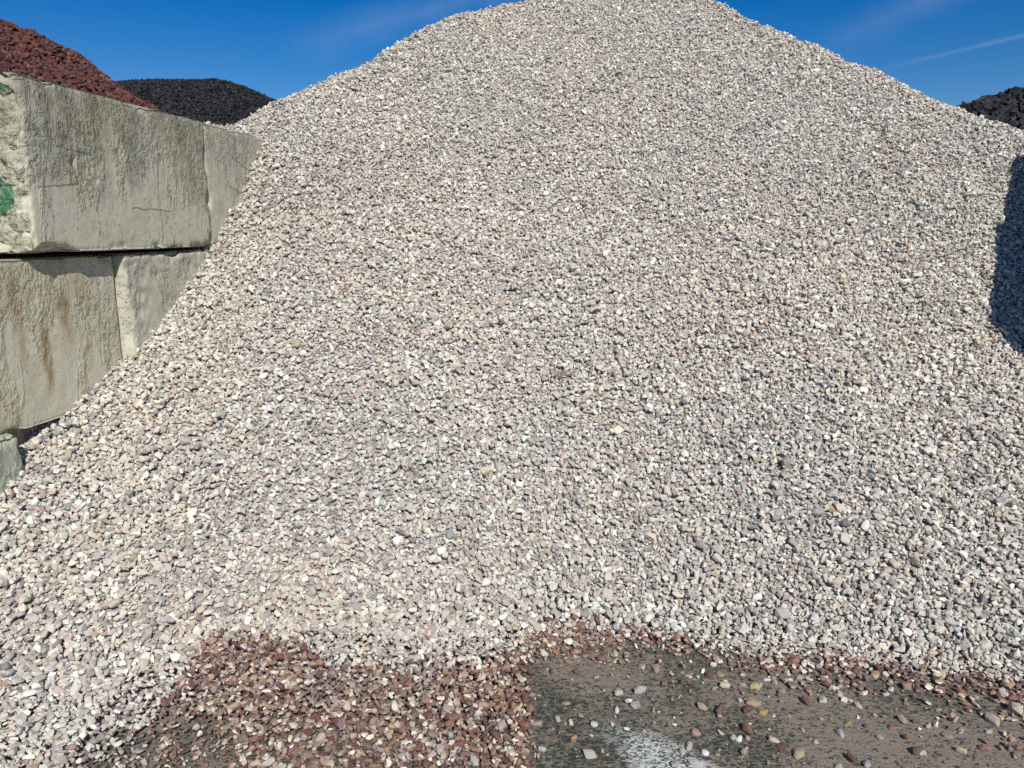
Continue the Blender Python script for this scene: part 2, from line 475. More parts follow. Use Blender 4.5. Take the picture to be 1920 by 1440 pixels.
# ------------------------------------------------------------------ ground
def ground_mesh():
    # fine patch close to the camera, coarse to the horizon
    xs = np.concatenate([-np.geomspace(3.0, 900, 26)[::-1], np.linspace(-2.95, 3.2, 230), np.geomspace(3.3, 900, 26)])
    ys = np.concatenate([-np.geomspace(1.0, 900, 24)[::-1], np.linspace(-0.6, 1.95, 12), np.linspace(2.0, 3.6, 80), np.geomspace(3.8, 1200, 30)])
    X, Y = np.meshgrid(xs, ys)
    near = sstep(5.0, 3.2, np.abs(X)) * sstep(4.2, 3.4, Y) * sstep(1.0, 1.9, Y)
    Z = near * (0.006 * vnoise(X, Y, 2, 4, 3.0) + 0.0022 * vnoise(X * 0.45, Y, 4, 2, 38)) - 0.006
    n, m_ = X.shape
    V = np.stack([X, Y, Z], -1).reshape(-1, 3)
    i = np.arange(n * m_).reshape(n, m_)
    T = np.stack([i[:-1, :-1], i[:-1, 1:], i[1:, 1:], i[1:, :-1]], -1).reshape(-1, 4)
    return mesh_from('ground', V, T, smooth=True)


def ground_material():
    m, N, L, b = nodes('wet_silty_slab')
    v = mapped(N, L); vst = mapped(N, L, (1.0, 1.7, 1.0), (0, 0, math.radians(-10)))

    def M(op, a, b_=None):
        n = N.new('ShaderNodeMath'); n.operation = op
        for i, q in enumerate((a, b_)):
            if q is None: continue
            if isinstance(q, (int, float)): n.inputs[i].default_value = q
            else: L.new(q, n.inputs[i])
        return n.outputs[0]
    big = noise_tex(N, L, v, 2.1, 4, 0.6)
    flake = noise_tex(N, L, vst, 30, 3, 0.6, 1.2)
    flake2 = noise_tex(N, L, vst, 52, 3, 0.55, 1.0)
    silt = (0.240, 0.202, 0.155); slab = (0.128, 0.128, 0.094); fleck = (0.030, 0.036, 0.030)
    # silt lies in patches; the darker slab shows between
    patch = ramp(N, L, big, (0.40, 0.0), (0.60, 1.0))
    sepg = N.new('ShaderNodeSeparateXYZ'); tcg = N.new('ShaderNodeTexCoord'); L.new(tcg.outputs['Object'], sepg.inputs[0])
    for (qx, qy, rad, amt) in ((1075, 1385, 0.34, -0.6), (1240, 1300, 0.22, -0.3), (1720, 1400, 0.5, 0.35), (1060, 1240, 0.22, 0.4), (1420, 1430, 0.22, -0.4)):
        q = ground_at(qx, qy)
        ex = M('DIVIDE', M('SUBTRACT', sepg.outputs[0], q.x), rad); ey = M('DIVIDE', M('SUBTRACT', sepg.outputs[1], q.y), rad)
        g_ = M('MAXIMUM', M('SUBTRACT', 1.0, M('ADD', M('MULTIPLY', ex, ex), M('MULTIPLY', ey, ey))), 0.0)
        patch = M('ADD', patch, M('MULTIPLY', g_, amt))
    patch = M('MINIMUM', M('MAXIMUM', patch, -0.4), 1.0)
    sm = ramp(N, L, M('ADD', M('MULTIPLY', patch, 0.16), flake), (0.50, 0.0), (0.60, 1.0))
    base = mixc(N, L, sm, slab, silt)
    sep = N.new('ShaderNodeSeparateXYZ'); tco = N.new('ShaderNodeTexCoord'); L.new(tco.outputs['Object'], sep.inputs[0])
    fm = M('LESS_THAN', flake2, M('ADD', 0.415, M('MULTIPLY', M('SUBTRACT', 1.0, patch), 0.07)))
    base = mixc(N, L, M('MULTIPLY', fm, 0.9), base, fleck)
    # dried white spill
    s0 = ground_at(1238, 1415)
    dx = M('DIVIDE', M('ADD', M('SUBTRACT', sep.outputs[0], s0.x), M('MULTIPLY', M('SUBTRACT', sep.outputs[1], s0.y), 0.62)), 0.160)
    dy = M('DIVIDE', M('SUBTRACT', sep.outputs[1], s0.y - 0.04), 0.21)
    r2 = M('ADD', M('MULTIPLY', dx, dx), M('MULTIPLY', dy, dy))
    r2 = M('ADD', r2, M('MULTIPLY', M('SUBTRACT', noise_tex(N, L, v, 9, 5, 0.65), 0.5), 1.5))
    sp = ramp(N, L, r2, (0.35, 1.0), (1.0, 0.0))
    sp = M('MULTIPLY', sp, ramp(N, L, flake, (0.34, 0.2), (0.46, 1.0)))
    spillc = (0.56, 0.59, 0.53)
    base = mixc(N, L, M('MULTIPLY', sp, M('SUBTRACT', 1.0, M('MULTIPLY', fm, 0.9))), base, spillc)
    L.new(mixc(N, L, 1.0, base, ramp(N, L, noise_tex(N, L, v, 220, 3, 0.6), (0.3, 0.8), (0.7, 1.2)), 'MULTIPLY'), b.inputs['Base Color'])
    b.inputs['Roughness'].default_value = 0.7; b.inputs['Specular IOR Level'].default_value = 0.3
    bp = N.new('ShaderNodeBump'); bp.inputs['Strength'].default_value = 0.6; bp.inputs['Distance'].default_value = 0.006
    L.new(M('ADD', flake, M('MULTIPLY', flake2, 0.6)), bp.inputs['Height']); L.new(bp.outputs[0], b.inputs['Normal'])
    return m


g = link('ground', ground_mesh(), ground_material()); tag(g, kind='structure')


# ------------------------------------------------------------------ concrete blocks
def block_mesh(name, seed, length=1.6, h=0.8, t=0.8, step=0.0145, edge=0.018, amp=0.004, rough_near=0.0, rough_far=0.0, rough_band=None, bulge=0.0, chips=0.02, hole=None):
    """local axes: x out of the wall face (face at x=0, body to -t), y along the wall (-length/2..), z up (-h/2..)"""
    r = edge
    V, T = [], []; off = 0
    hl, hh, ht = length / 2, h / 2, t / 2

    def add(A, B, C):
        nonlocal off
        n, m_ = A.shape
        V.append(np.stack([A, B, C], -1).reshape(-1, 3))
        i = np.arange(n * m_).reshape(n, m_) + off
        T.append(np.stack([i[:-1, :-1], i[:-1, 1:], i[1:, 1:], i[1:, :-1]], -1).reshape(-1, 4)); off += n * m_
    ny, nz, nx = int(length / step), int(h / step), int(t / (step * 1.6))
    ly, lz, lx = np.linspace(-hl, hl, ny), np.linspace(-hh, hh, nz), np.linspace(-ht, ht, nx)
    Y, Z = np.meshgrid(ly, lz); add(np.full_like(Y, ht), Y, Z)                         # front
    Yb, Zb = np.meshgrid(np.linspace(-hl, hl, 20), np.linspace(-hh, hh, 12)); add(np.full_like(Yb, -ht), Yb[:, ::-1], Zb)   # back
    X, Z2 = np.meshgrid(lx, lz); add(X, np.full_like(X, -hl), Z2); add(X[:, ::-1], np.full_like(X, hl), Z2)    # ends
    X3, Y3 = np.meshgrid(lx, ly); add(X3[:, ::-1], Y3, np.full_like(X3, hh)); add(X3, Y3, np.full_like(X3, -hh))
    V = np.vstack(V); T = np.vstack(T)
    # rounded box
    inner = np.clip(V, [-ht + r, -hl + r, -hh + r], [ht - r, hl - r, hh - r])
    d = V - inner; L_ = np.linalg.norm(d, axis=1); L_[L_ == 0] = 1
    P = inner + d / L_[:, None] * r
    nrm = d / L_[:, None]
    # displacement noise in 3-D
    def n3(sc, sd):
        a = vnoise(P[:, 1] + 0.37 * P[:, 0], P[:, 2] + 0.61 * P[:, 0], sd + seed, 3, sc)
        b = vnoise(P[:, 0] * 1.1 + 3.1, P[:, 2] + P[:, 1] * 0.3, sd + seed + 50, 3, sc)
        return 0.7 * a + 0.5 * b
    disp = amp * n3(14, 1) + amp * 0.9 * n3(3.0, 2)
    # distance to the nearest block edge: second smallest distance to the box's faces
    dist = np.sort(np.stack([ht - np.abs(P[:, 0]), hl - np.abs(P[:, 1]), hh - np.abs(P[:, 2])], 1), axis=1)[:, 1]
    chip = np.clip(n3(8, 7) - 0.05, 0, 1) * sstep(0.055, 0.0, dist) * chips * 2.6
    inward = -(P / np.array([ht, hl, hh])) ; inward /= np.linalg.norm(inward, axis=1)[:, None]
    P = P + nrm * disp[:, None] + inward * chip[:, None]
    if rough_near:
        m_ = sstep(-hl + 0.07, -hl + 0.015, P[:, 1] + 0.035 * n3(7, 20))
        rr = np.abs(n3(30, 21)) * 1.2 + 0.6 * np.abs(n3(10, 22)) + 0.8 * np.abs(n3(62, 23))
        P[:, 1] += m_ * rr * rough_near * np.where(P[:, 1] < -hl + 0.03, 1.0, 0.5)
        P[:, 0] -= m_ * rr * rough_near * 0.8 * 0.6 * (P[:, 0] > ht - 0.06)
    if rough_band:
        y0, y1, z0, depth = rough_band
        m_ = sstep(y1 + 0.04, y1 - 0.05, P[:, 1] + 0.05 * n3(6, 30)) * sstep(y0 - 0.03, y0 + 0.01, P[:, 1]) * (P[:, 0] > ht - 0.05)
        m_ = np.maximum(m_, sstep(z0 - 0.04, z0 + 0.05, P[:, 2] + 0.05 * n3(5, 31)) * (P[:, 0] > ht - 0.05) * 0.8)
        P[:, 0] += m_ * (n3(28, 32) * 0.9 + n3(11, 33) * 0.8 + 0.4 * n3(60, 34)) * depth
    if hole:
        for (hy, hz, ry, rz, dp) in hole:
            q = ((P[:, 1] - hy) / ry) ** 2 + ((P[:, 2] - hz) / rz) ** 2 + 0.5 * n3(14, 40)
            P[:, 0] -= sstep(1.0, 0.6, q) * dp * (P[:, 0] > ht - 0.1)
    P[:, 0] -= ht
    me = mesh_from(name, P, T, smooth=True)
    bm = bmesh.new(); bm.from_mesh(me); bmesh.ops.remove_doubles(bm, verts=bm.verts, dist=0.0009); bm.to_mesh(me); bm.free()
    me.polygons.foreach_set('use_smooth', np.ones(len(me.polygons), bool))
    return me


def place_block(name, me, mat, s0, s1, z0, offset, label, group, yaw=0.0, ang=WA, c=W_C, flip=False):
    o = link(name, me, mat)
    wd = np.array([math.sin(ang), math.cos(ang), 0]); nn = np.array([math.cos(ang), -math.sin(ang), 0])
    p = nn * (c + offset) + wd * (s0 + s1) / 2
    o.location = (p[0], p[1], z0 + 0.4)
    o.rotation_euler = (0, 0, -ang + yaw + (math.pi if flip else 0))
    tag(o, label, 'concrete block', group)
    return o


C_top = concrete('weathered_concrete_top', rust=0.12, rough=0.75, streak_amt=0.8, paint=True, seed=0.3,
                 cracks=((-0.70, -0.42, -0.095, 0.10, 0.03), (-0.02, 0.36, -0.17, -0.03, 0.035), (-0.55, -0.30, 0.10, -0.05, 0.03)))
C_top2 = concrete('weathered_concrete_far', tint=(0.53, 0.51, 0.39), rust=0.0, rough=0.4, streak_amt=0.45, seed=4.1, cracks=((-0.45, -0.15, 0.22, -0.35, 0.04), (-0.55, 0.1, 0.02, -0.25, 0.03)))
C_mid = concrete('stained_concrete_mid', tint=(0.62, 0.575, 0.40), dark=(0.42, 0.35, 0.21), light=(0.68, 0.635, 0.47), rust=0.3, rough=0.45, streak_amt=0.5, seed=2.2,
               stains=((0.235, 0.06, -0.30, 0.035, 0.95), (0.395, 0.20, -0.05, 0.045, 0.85), (0.52, 0.28, 0.10, 0.07, 0.7), (0.06, 0.30, 0.05, 0.05, 0.7), (-0.14, -0.05, -0.40, 0.08, 0.8), (0.10, 0.05, -0.15, 0.03, 0.5)))
C_mid2 = concrete('rough_concrete_mid', tint=(0.57, 0.545, 0.43), rust=0.0, rough=0.35, streak_amt=0.2, seed=7.7)
C_low = concrete('dark_brown_concrete', tint=(0.22, 0.17, 0.13), dark=(0.12, 0.09, 0.07), light=(0.30, 0.25, 0.18), rust=0.5, rough=0.5)  # recessed bottom block: tint much darker and browner than the other blocks
C_low2 = concrete('greenish_concrete', tint=(0.38, 0.42, 0.33), rust=0.0, rough=0.5, streak_amt=0.2, seed=9.1)
GW = 'stacked concrete blocks of the left bay wall'
place_block('concrete_block', block_mesh('block_a', 1, edge=0.018, amp=0.0028, rough_near=0.055, chips=0.03,
            hole=[(-0.62, -0.40, 0.17, 0.035, 0.07), (-0.44, 0.045, 0.012, 0.03, 0.012)]),
            C_top, 3.185, 4.765, 1.614, 0.044, 'large weathered block of the top course with green paint on its broken near end', GW)
place_block('concrete_block', block_mesh('block_b', 2, edge=0.024, amp=0.0035, chips=0.03),
            C_top2, 4.778, 6.378, 1.608, 0.028, 'farther block of the top course, half buried by the pale gravel slope', GW)
place_block('concrete_block', block_mesh('block_c', 3, edge=0.018, amp=0.0035, chips=0.022, hole=[(0.45, -0.42, 0.05, 0.06, 0.16)]),
            C_mid, 2.265, 3.865, 0.786, -0.036, 'rust-streaked block of the middle course with a shadow band under the top block', GW)
place_block('concrete_block', block_mesh('block_d', 4, edge=0.03, amp=0.006, rough_band=(-0.8, -0.60, 0.24, 0.012), chips=0.03),
            C_mid2, 3.872, 5.472, 0.794, 0.022, 'crumbly-edged block of the middle course running into the gravel', GW)
place_block('concrete_block', block_mesh('block_e', 5, edge=0.03, amp=0.007, rough_near=0.02, chips=0.03),
            C_low2, 1.44, 3.035, 0.0, 0.015, 'greenish block of the bottom course at the left picture edge', GW)
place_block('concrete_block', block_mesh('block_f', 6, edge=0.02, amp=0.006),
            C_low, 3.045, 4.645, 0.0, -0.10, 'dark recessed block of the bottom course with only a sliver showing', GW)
# right wall of the bay, just outside the picture: its top edge throws the shadow on the slope
RA = math.radians(12.2)
rn = np.array([math.cos(RA), -math.sin(RA), 0]); rw = np.array([math.sin(RA), math.cos(RA), 0])
R0 = np.array([3.215, 3.10, 0]); RC = float(rn @ R0); RS = float(rw @ R0)
GR = 'stacked concrete blocks of the right bay wall'
plain = block_mesh('block_g', 8, step=0.05)
short = block_mesh('block_h', 9, length=1.3, step=0.05)
for (s, z, ln, out, lab) in ((0, 1.6, 1.6, 0, 'nearest block of the top course in the right bay wall'), (1.605, 1.6, 1.3, 0.05, 'short second block of the top course in the right bay wall'),
                             (-0.1, 0.8, 1.6, 0, 'nearest block of the middle course in the right bay wall'), (-0.3, 0.0, 1.6, 0, 'nearest block of the bottom course in the right bay wall')):
    place_block('concrete_block', plain if ln > 1.5 else short, C_mid2, RS + s, RS + s + ln, z, out, lab, GR, ang=RA, c=RC, flip=True)


# ------------------------------------------------------------------ base surfaces
def sheet(name, zf, xs, ys, keep=None, drop=0.0):
    X, Y = np.meshgrid(xs, ys); Z = zf(X, Y) - drop
    V = np.stack([X, Y, Z], -1).reshape(-1, 3); n, m_ = X.shape
    i = np.arange(n * m_).reshape(n, m_)
    T = np.stack([i[:-1, :-1], i[:-1, 1:], i[1:, 1:], i[1:, :-1]], -1).reshape(-1, 4)
    if keep is not None:
        k = keep(V); T = T[k[T].all(1)]
        used = np.unique(T); mp = -np.ones(len(V), int); mp[used] = np.arange(len(used)); V = V[used]; T = mp[T]
    return mesh_from(name, V, T, smooth=True)


def keep_heap(V):
    side = V @ w_nrm - W_C
    return (V[:, 2] > -0.03) & ((side > -0.45) | (V[:, 2] > 2.2))


heap = link('gravel_heap', sheet('gravel_core', heap_z, np.linspace(-4.2, 6.4, 210), np.linspace(1.2, 12.5, 220), keep_heap, 0.045), M_fines)
tag(heap, 'huge heap of pale pinkish-grey crushed stone filling the bay', 'gravel heap')


def normals(zf, x, y, e=0.06):
    gx = (zf(x + e, y) - zf(x - e, y)) / (2 * e); gy = (zf(x, y + e) - zf(x, y - e)) / (2 * e)
    n = np.stack([-gx, -gy, np.ones_like(gx)], 1); return n / np.linalg.norm(n, axis=1)[:, None]


def jitter_grid(x0, x1, y0, y1, d):
    xs = np.arange(x0, x1, d); ys = np.arange(y0, y1, d * 0.82)
    X, Y = np.meshgrid(xs, ys); X = X + (np.arange(len(ys)) % 2)[:, None] * d * 0.5
    n = X.size
    return X.ravel() + rng.uniform(-0.42, 0.42, n) * d, Y.ravel() + rng.uniform(-0.42, 0.42, n) * d * 0.82


# drop the stones layer by layer onto a height map kept along the slope normal
CELL = 0.0075; HX0, HY0 = -4.5, 0.8
HM = np.zeros((int(11.5 / CELL), int(11.2 / CELL)), np.float32)
foot = {}
for rr in range(1, 7):
    yy, xx = np.mgrid[-rr:rr + 1, -rr:rr + 1]; q = np.sqrt(xx ** 2 + yy ** 2) / (rr + 0.35)
    foot[rr] = ((q < 1), np.where(q < 1, np.sqrt(np.clip(1 - q ** 2, 0, 1)), 0).astype(np.float32))


def drop_layer(x, y, size, settle):
    off = np.zeros(len(x)); order = rng.permutation(len(x))
    ix = ((x - HX0) / CELL).astype(int); iy = ((y - HY0) / CELL).astype(int)
    for k in order:
        s = size[k]; rr = min(6, max(1, int(s * 0.8 / CELL)))
        a, b_ = iy[k], ix[k]
        if a < rr or b_ < rr or a + rr >= HM.shape[0] or b_ + rr >= HM.shape[1]: continue
        mask, dome = foot[rr]
        sub = HM[a - rr:a + rr + 1, b_ - rr:b_ + rr + 1]
        vals = sub[mask]
        h = vals.mean() * settle + vals.max() * (1 - settle)
        c = h + 0.26 * s
        off[k] = c
        np.maximum(sub, (c + 0.5 * s * dome) * (dome > 0), out=sub)
    return off


layers = []
for li, (d, smin, smax) in enumerate(((0.0215, 0.0095, 0.0165), (0.0222, 0.008, 0.0178), (0.0295, 0.008, 0.022))):
    x, y = jitter_grid(-3.6, 6.0, 1.5, 11.5, d)
    z = heap_z(x, y)
    raw = heap_raw(x, y)
    vis, px, py = visible_margin(x, y, z, 100)
    inframe = vis & (np.abs(px - 960) < 990)
    vis = vis | ((np.abs(px - 960) < 1270) & (py < 1700) & (py > -100) & (y > 1.6) & (li < 2))
    side = x * w_nrm[0] + y * w_nrm[1] - W_C
    s_al = x * w_dir[0] + y * w_dir[1]
    ok = vis & ((side > -0.16) | ((z > 2.40) & (s_al > 4.2)))
    # nothing is seen far down the back of the crest
    u = x / y; e = np.interp(u, RU, RE); y0 = np.interp(x, [-2.5, 0, 2.5], [2.48, 2.90, 2.75]); yc = (EYE + K * y0) / (K - e)
    ok &= y < yc + 0.22
    # in front of the toe: dense on the left apron, thinning out on the right
    ahead = np.maximum(toe(x) - y, 0)
    left = sstep(0.10, 0.03, x + 0.035 * vnoise(x, y, 21, 3, 4.0))
    bare = sstep(0.42, 0.2, np.hypot((x + 1.12) / 1.0, (y - 2.22) / 0.55) + 0.16 * vnoise(x, y, 22, 3, 4.0))
    dens_l = np.where(x > -1.45, (0.82 if li < 1 else 0.36) * (1 - 0.75 * bare), 1.0)
    nz_ = vnoise(x, y, 23, 3, 3.0)
    width_r = 0.17 + 0.10 * nz_ + 0.05 * sstep(0.8, 2.0, x)
    dens_r = np.exp(-(ahead / np.maximum(width_r, 0.05)) ** 1.6) * (1.0 if li < 2 else 0.6)
    dens = np.where(ahead > 0.0, left * dens_l + (1 - left) * dens_r, 1.0)
    ok &= rng.uniform(0, 1, len(x)) < dens
    x, y, z = x[ok], y[ok], z[ok]
    size = rng.uniform(smin, smax, len(x)) ** 1.0
    size = np.where(rng.uniform(0, 1, len(x)) < 0.05, size * 1.3, size)
    size = np.where(toe(x) - y > 0.02, size * 0.88, size)
    off = drop_layer(x, y, size, 0.62 if li else 0.9)
    layers.append(np.stack([x, y, z, size, off, np.full(len(x), li)], 1))
A = np.vstack(layers)
x, y, z, size, off = A[:, 0], A[:, 1], A[:, 2], A[:, 3], A[:, 4]
n_up = normals(heap_z, x, y)
ahead = toe(x) - y
lift = np.where(ahead > 0, 0.0, -0.040)
lift = np.where(ahead > 0, np.maximum(0, 0) , lift * 0.85 * sstep(0.0, 0.25, -ahead))
P = np.stack([x, y, z], 1) + n_up * (off + lift)[:, None]
P[:, 2] = np.maximum(P[:, 2], size * 0.32)
tilt = rng.uniform(0.15, 0.95, len(x)); tilt = np.where(ahead > 0, tilt * 0.6, tilt)
R = rotations(len(x), n_up, tilt)
wet = wetness(x, y, z)
dry_c = pick(PAL_DRY, W_DRY, len(x)); wet_c = pick(PAL_WET, W_WET, len(x))
# broad drifts of slightly pinker or greyer stone
tone = vnoise(x, y, 31, 3, 1.3)
dry_c *= 1 + np.stack([0.05 * tone, 0.01 * tone, -0.02 * tone], 1)
dry_c *= (1.0 - 0.05 * sstep(0.2, -0.6, vnoise(x, y, 33, 2, 0.8)))[:, None]
wet01 = (wet * np.where(rng.uniform(0, 1, len(x)) < 0.10, 0, 1) > rng.uniform(0.2, 0.8, len(x))).astype(float)
cols = np.clip(dry_c * (1 - wet01)[:, None] + wet_c * wet01[:, None], 0.01, 0.82)

# stones buried under the ones dropped later are never seen from anywhere outside: leave them out
ix = np.clip(((x - HX0) / CELL).astype(int), 1, HM.shape[1] - 2); iy = np.clip(((y - HY0) / CELL).astype(int), 1, HM.shape[0] - 2)
top_h = np.minimum.reduce([HM[iy + a_, ix + b_] for a_ in (-1, 0, 1) for b_ in (-1, 0, 1)])
alive = off + 0.5 * size > top_h - 0.006
x, y, z, size, off, P, R, cols, wet01 = [q[alive] for q in (x, y, z, size, off, P, R, cols, wet01)]

# the 300 that show largest become parts of the heap, the rest one body of stone
vis, px, py = visible_margin(P[:, 0], P[:, 1], P[:, 2], 0)
dist = np.linalg.norm(P - np.array([0, 0, EYE]), axis=1)
ix = np.clip(((x - HX0) / CELL).astype(int), 0, HM.shape[1] - 1); iy = np.clip(((y - HY0) / CELL).astype(int), 0, HM.shape[0] - 1)
onTop = off + 0.5 * size > HM[iy, ix] - 0.004
inside = vis & (px > 6) & (px < 1914) & (py < 1434)
score = size / dist * (inside & onTop)
big = np.argsort(-score)[:300]
is_big = np.zeros(len(x), bool); is_big[big] = True
rest = ~is_big
outside = ~visible_margin(P[:, 0], P[:, 1], P[:, 2], 40)[0]
near = rest & ~outside & (dist < 3.6); mid = rest & ~outside & (dist >= 3.6) & (dist < 5.6); far = rest & (outside | (dist >= 5.6))
print('stones', len(x), near.sum(), mid.sum(), far.sum())
parts_mesh = []
Vall = None


def body(name, mask, protos, mat, parent):
    pid = np.full(len(x), -1); pid[mask] = rng.integers(0, len(protos), mask.sum())
    me = scatter_mesh(name, P, R, size, cols, wet01, protos, pid)
    return me


def join_meshes(name, args):
    Vs, Ts, Cs, Ws = [], [], [], []; o_ = 0
    for (P_, R_, s_, c_, w_, protos) in args:
        pid = rng.integers(0, len(protos), len(P_))
        for k, (V, T) in enumerate(protos):
            idx = np.where(pid == k)[0]
            if len(idx) == 0: continue
            st = np.stack([np.ones(len(idx)), rng.uniform(0.8, 1.15, len(idx)), rng.uniform(0.8, 1.2, len(idx))], 1)
            X = V[None] * st[:, None, :] * s_[idx][:, None, None]
            X = np.einsum('nij,nvj->nvi', R_[idx], X) + P_[idx][:, None, :]
            nv = len(V)
            Vs.append(X.reshape(-1, 3)); Ts.append((T[None] + (np.arange(len(idx)) * nv)[:, None, None]).reshape(-1, 3) + o_)
            Cs.append(np.repeat(c_[idx], nv, axis=0)); Ws.append(np.repeat(w_[idx], nv)); o_ += nv * len(idx)
    return mesh_from(name, np.vstack(Vs), np.vstack(Ts), np.vstack(Cs), np.concatenate(Ws))


def sel(mask, protos): return (P[mask], R[mask], size[mask], cols[mask], wet01[mask], protos)


gr = link('gravel', join_meshes('gravel', [sel(near, P_hi), sel(mid, P_mid), sel(far, P_lo)]), M_stone, heap)
tag(gr, kind='stuff')


def single_stone(name, V, T, colour, wet_v, loc, Rm, s, mat, parent=None):
    me = mesh_from(name, V, T, np.tile(colour, (len(V), 1)), np.full(len(V), wet_v))
    o = link(name, me, mat, parent)
    m4 = Matrix([[*(Rm[i] * s), loc[i]] for i in range(3)] + [[0, 0, 0, 1]])
    o.matrix_basis = m4
    return o


P_big = [proto(30, 300 + s, low=0.78) for s in range(30)]
for k in big:
    V, T = P_big[rng.integers(0, 30)]
    single_stone('stone', V, T, cols[k], wet01[k], P[k], R[k], size[k] * 1.08, M_stone, heap)


# ------------------------------------------------------------------ neighbouring heaps
def simple_heap(name, base_mat, mat, ridge, y_c, k_front, pal, wts, d, smin, smax, label, cat, part, x_rng, y_rng, sheet_n=(110, 90), crest_r=0.3, protos=None, keepf=None, back_k=0.6):
    ru, re = table(ridge)

    def zf(x, y):
        y = np.maximum(y, 0.5); u = x / y; e = np.interp(u, ru, re)
        yc = np.interp(u, [ru[0], ru[-1]], [y_c[0], y_c[1]]); zc = EYE + e * yc
        f = zc - k_front * (yc - y); b = zc - back_k * (y - yc)
        h = np.clip(0.5 + 0.5 * (b - f) / crest_r, 0, 1)
        return b * (1 - h) + f * h - crest_r * h * (1 - h) + 0.25 * crest_r * np.exp(-((y - yc) / (2 * crest_r)) ** 2) + 0.02 * vnoise(x, y, 41, 3, 1.5)
    core = sheet(name + '_core', zf, np.linspace(*x_rng, sheet_n[0]), np.linspace(*y_rng, sheet_n[1]), lambda V: (V[:, 2] > -0.3) & (keepf(V) if keepf else True), smax * 0.8)
    h = link(name, core, base_mat); tag(h, label, cat)
    P_, R_, s_, c_ = [], [], [], []
    for li in range(2):
        x, y = jitter_grid(x_rng[0], x_rng[1], y_rng[0], y_rng[1], d * (1 + 0.15 * li)); z = zf(x, y)
        vis, px, py = visible_margin(x, y, z, 130)
        vis = vis | ((np.abs(px - 960) < 1150) & (py > -100))
        u = x / y; yc = np.interp(u, [ru[0], ru[-1]], [y_c[0], y_c[1]])
        ok = vis & (y < yc + 0.5 * (1 + d * 6)) & (py < 350) & (z > 0.05)
        if keepf is not None: ok &= keepf(np.stack([x, y, z], 1))
        x, y, z = x[ok], y[ok], z[ok]; n = len(x)
        nr = normals(zf, x, y); s = rng.uniform(smin, smax, n)
        P_.append(np.stack([x, y, z], 1) + nr * (rng.uniform(-0.4, 0.35, n) * s)[:, None]); s_.append(s)
        R_.append(rotations(n, nr, rng.uniform(0.2, 0.7, n))); c_.append(pick(pal, wts, n))
    P_, R_, s_, c_ = np.vstack(P_), np.concatenate(R_), np.concatenate(s_), np.vstack(c_)
    print(name, len(P_))
    g_ = link(part, join_meshes(part, [(P_, R_, s_, c_, np.zeros(len(P_)), protos or P_lo)]), mat, h); tag(g_, kind='stuff')
    return h


PAL_RED = np.array([0.80, 0.88, 0.88]) * np.array([(0.15, 0.048, 0.036), (0.105, 0.036, 0.031), (0.19, 0.066, 0.047), (0.065, 0.028, 0.028), (0.085, 0.055, 0.052), (0.21, 0.09, 0.066)])
simple_heap('red_stone_heap', M_redfines, M_red, [(-700, -170), (-300, -60), (-80, 20), (0, 40), (60, 62), (90, 78), (150, 106), (200, 148), (250, 182), (300, 212), (380, 262), (520, 340)],
            (6.6, 6.0), 0.7, PAL_RED, np.array([6, 6, 3, 3, 2, 1.0]), 0.034, 0.017, 0.031,
            'heap of dark red stone rising behind the left concrete wall', 'stone heap', 'red_stones', (-8.5, -2.2), (3.0, 8.6),
            protos=P_mid, crest_r=0.2, keepf=lambda V: (V @ w_nrm - W_C) < -0.80)
PAL_BLK = np.array([(0.014, 0.015, 0.017), (0.022, 0.023, 0.025), (0.009, 0.009, 0.011), (0.036, 0.037, 0.04)])
simple_heap('black_grit_heap', M_blackfines, M_black, [(-250, 260), (60, 190), (170, 160), (235, 154), (290, 152), (350, 153), (400, 150), (430, 156), (470, 170), (515, 190), (600, 240), (760, 330)],
            (21, 19), 0.62, PAL_BLK, np.array([5, 4, 3, 1.5]), 0.072, 0.040, 0.056,
            'low dome of fine black grit far behind the concrete wall', 'grit heap', 'black_grit', (-15, -1), (9.0, 24), crest_r=1.0)
simple_heap('black_rubble_heap', M_blackfines, M_black, [(1560, 330), (1700, 250), (1795, 206), (1830, 192), (1860, 184), (1920, 171), (2000, 158), (2200, 150), (2600, 200)],
            (11, 11), 0.66, PAL_BLK, np.array([5, 5, 3, 3]), 0.085, 0.048, 0.085,
            'heap of coarse black stone behind the right shoulder of the pale heap', 'stone heap', 'black_stones', (4.5, 16), (5.5, 13.5), protos=P_mid, crest_r=0.3)

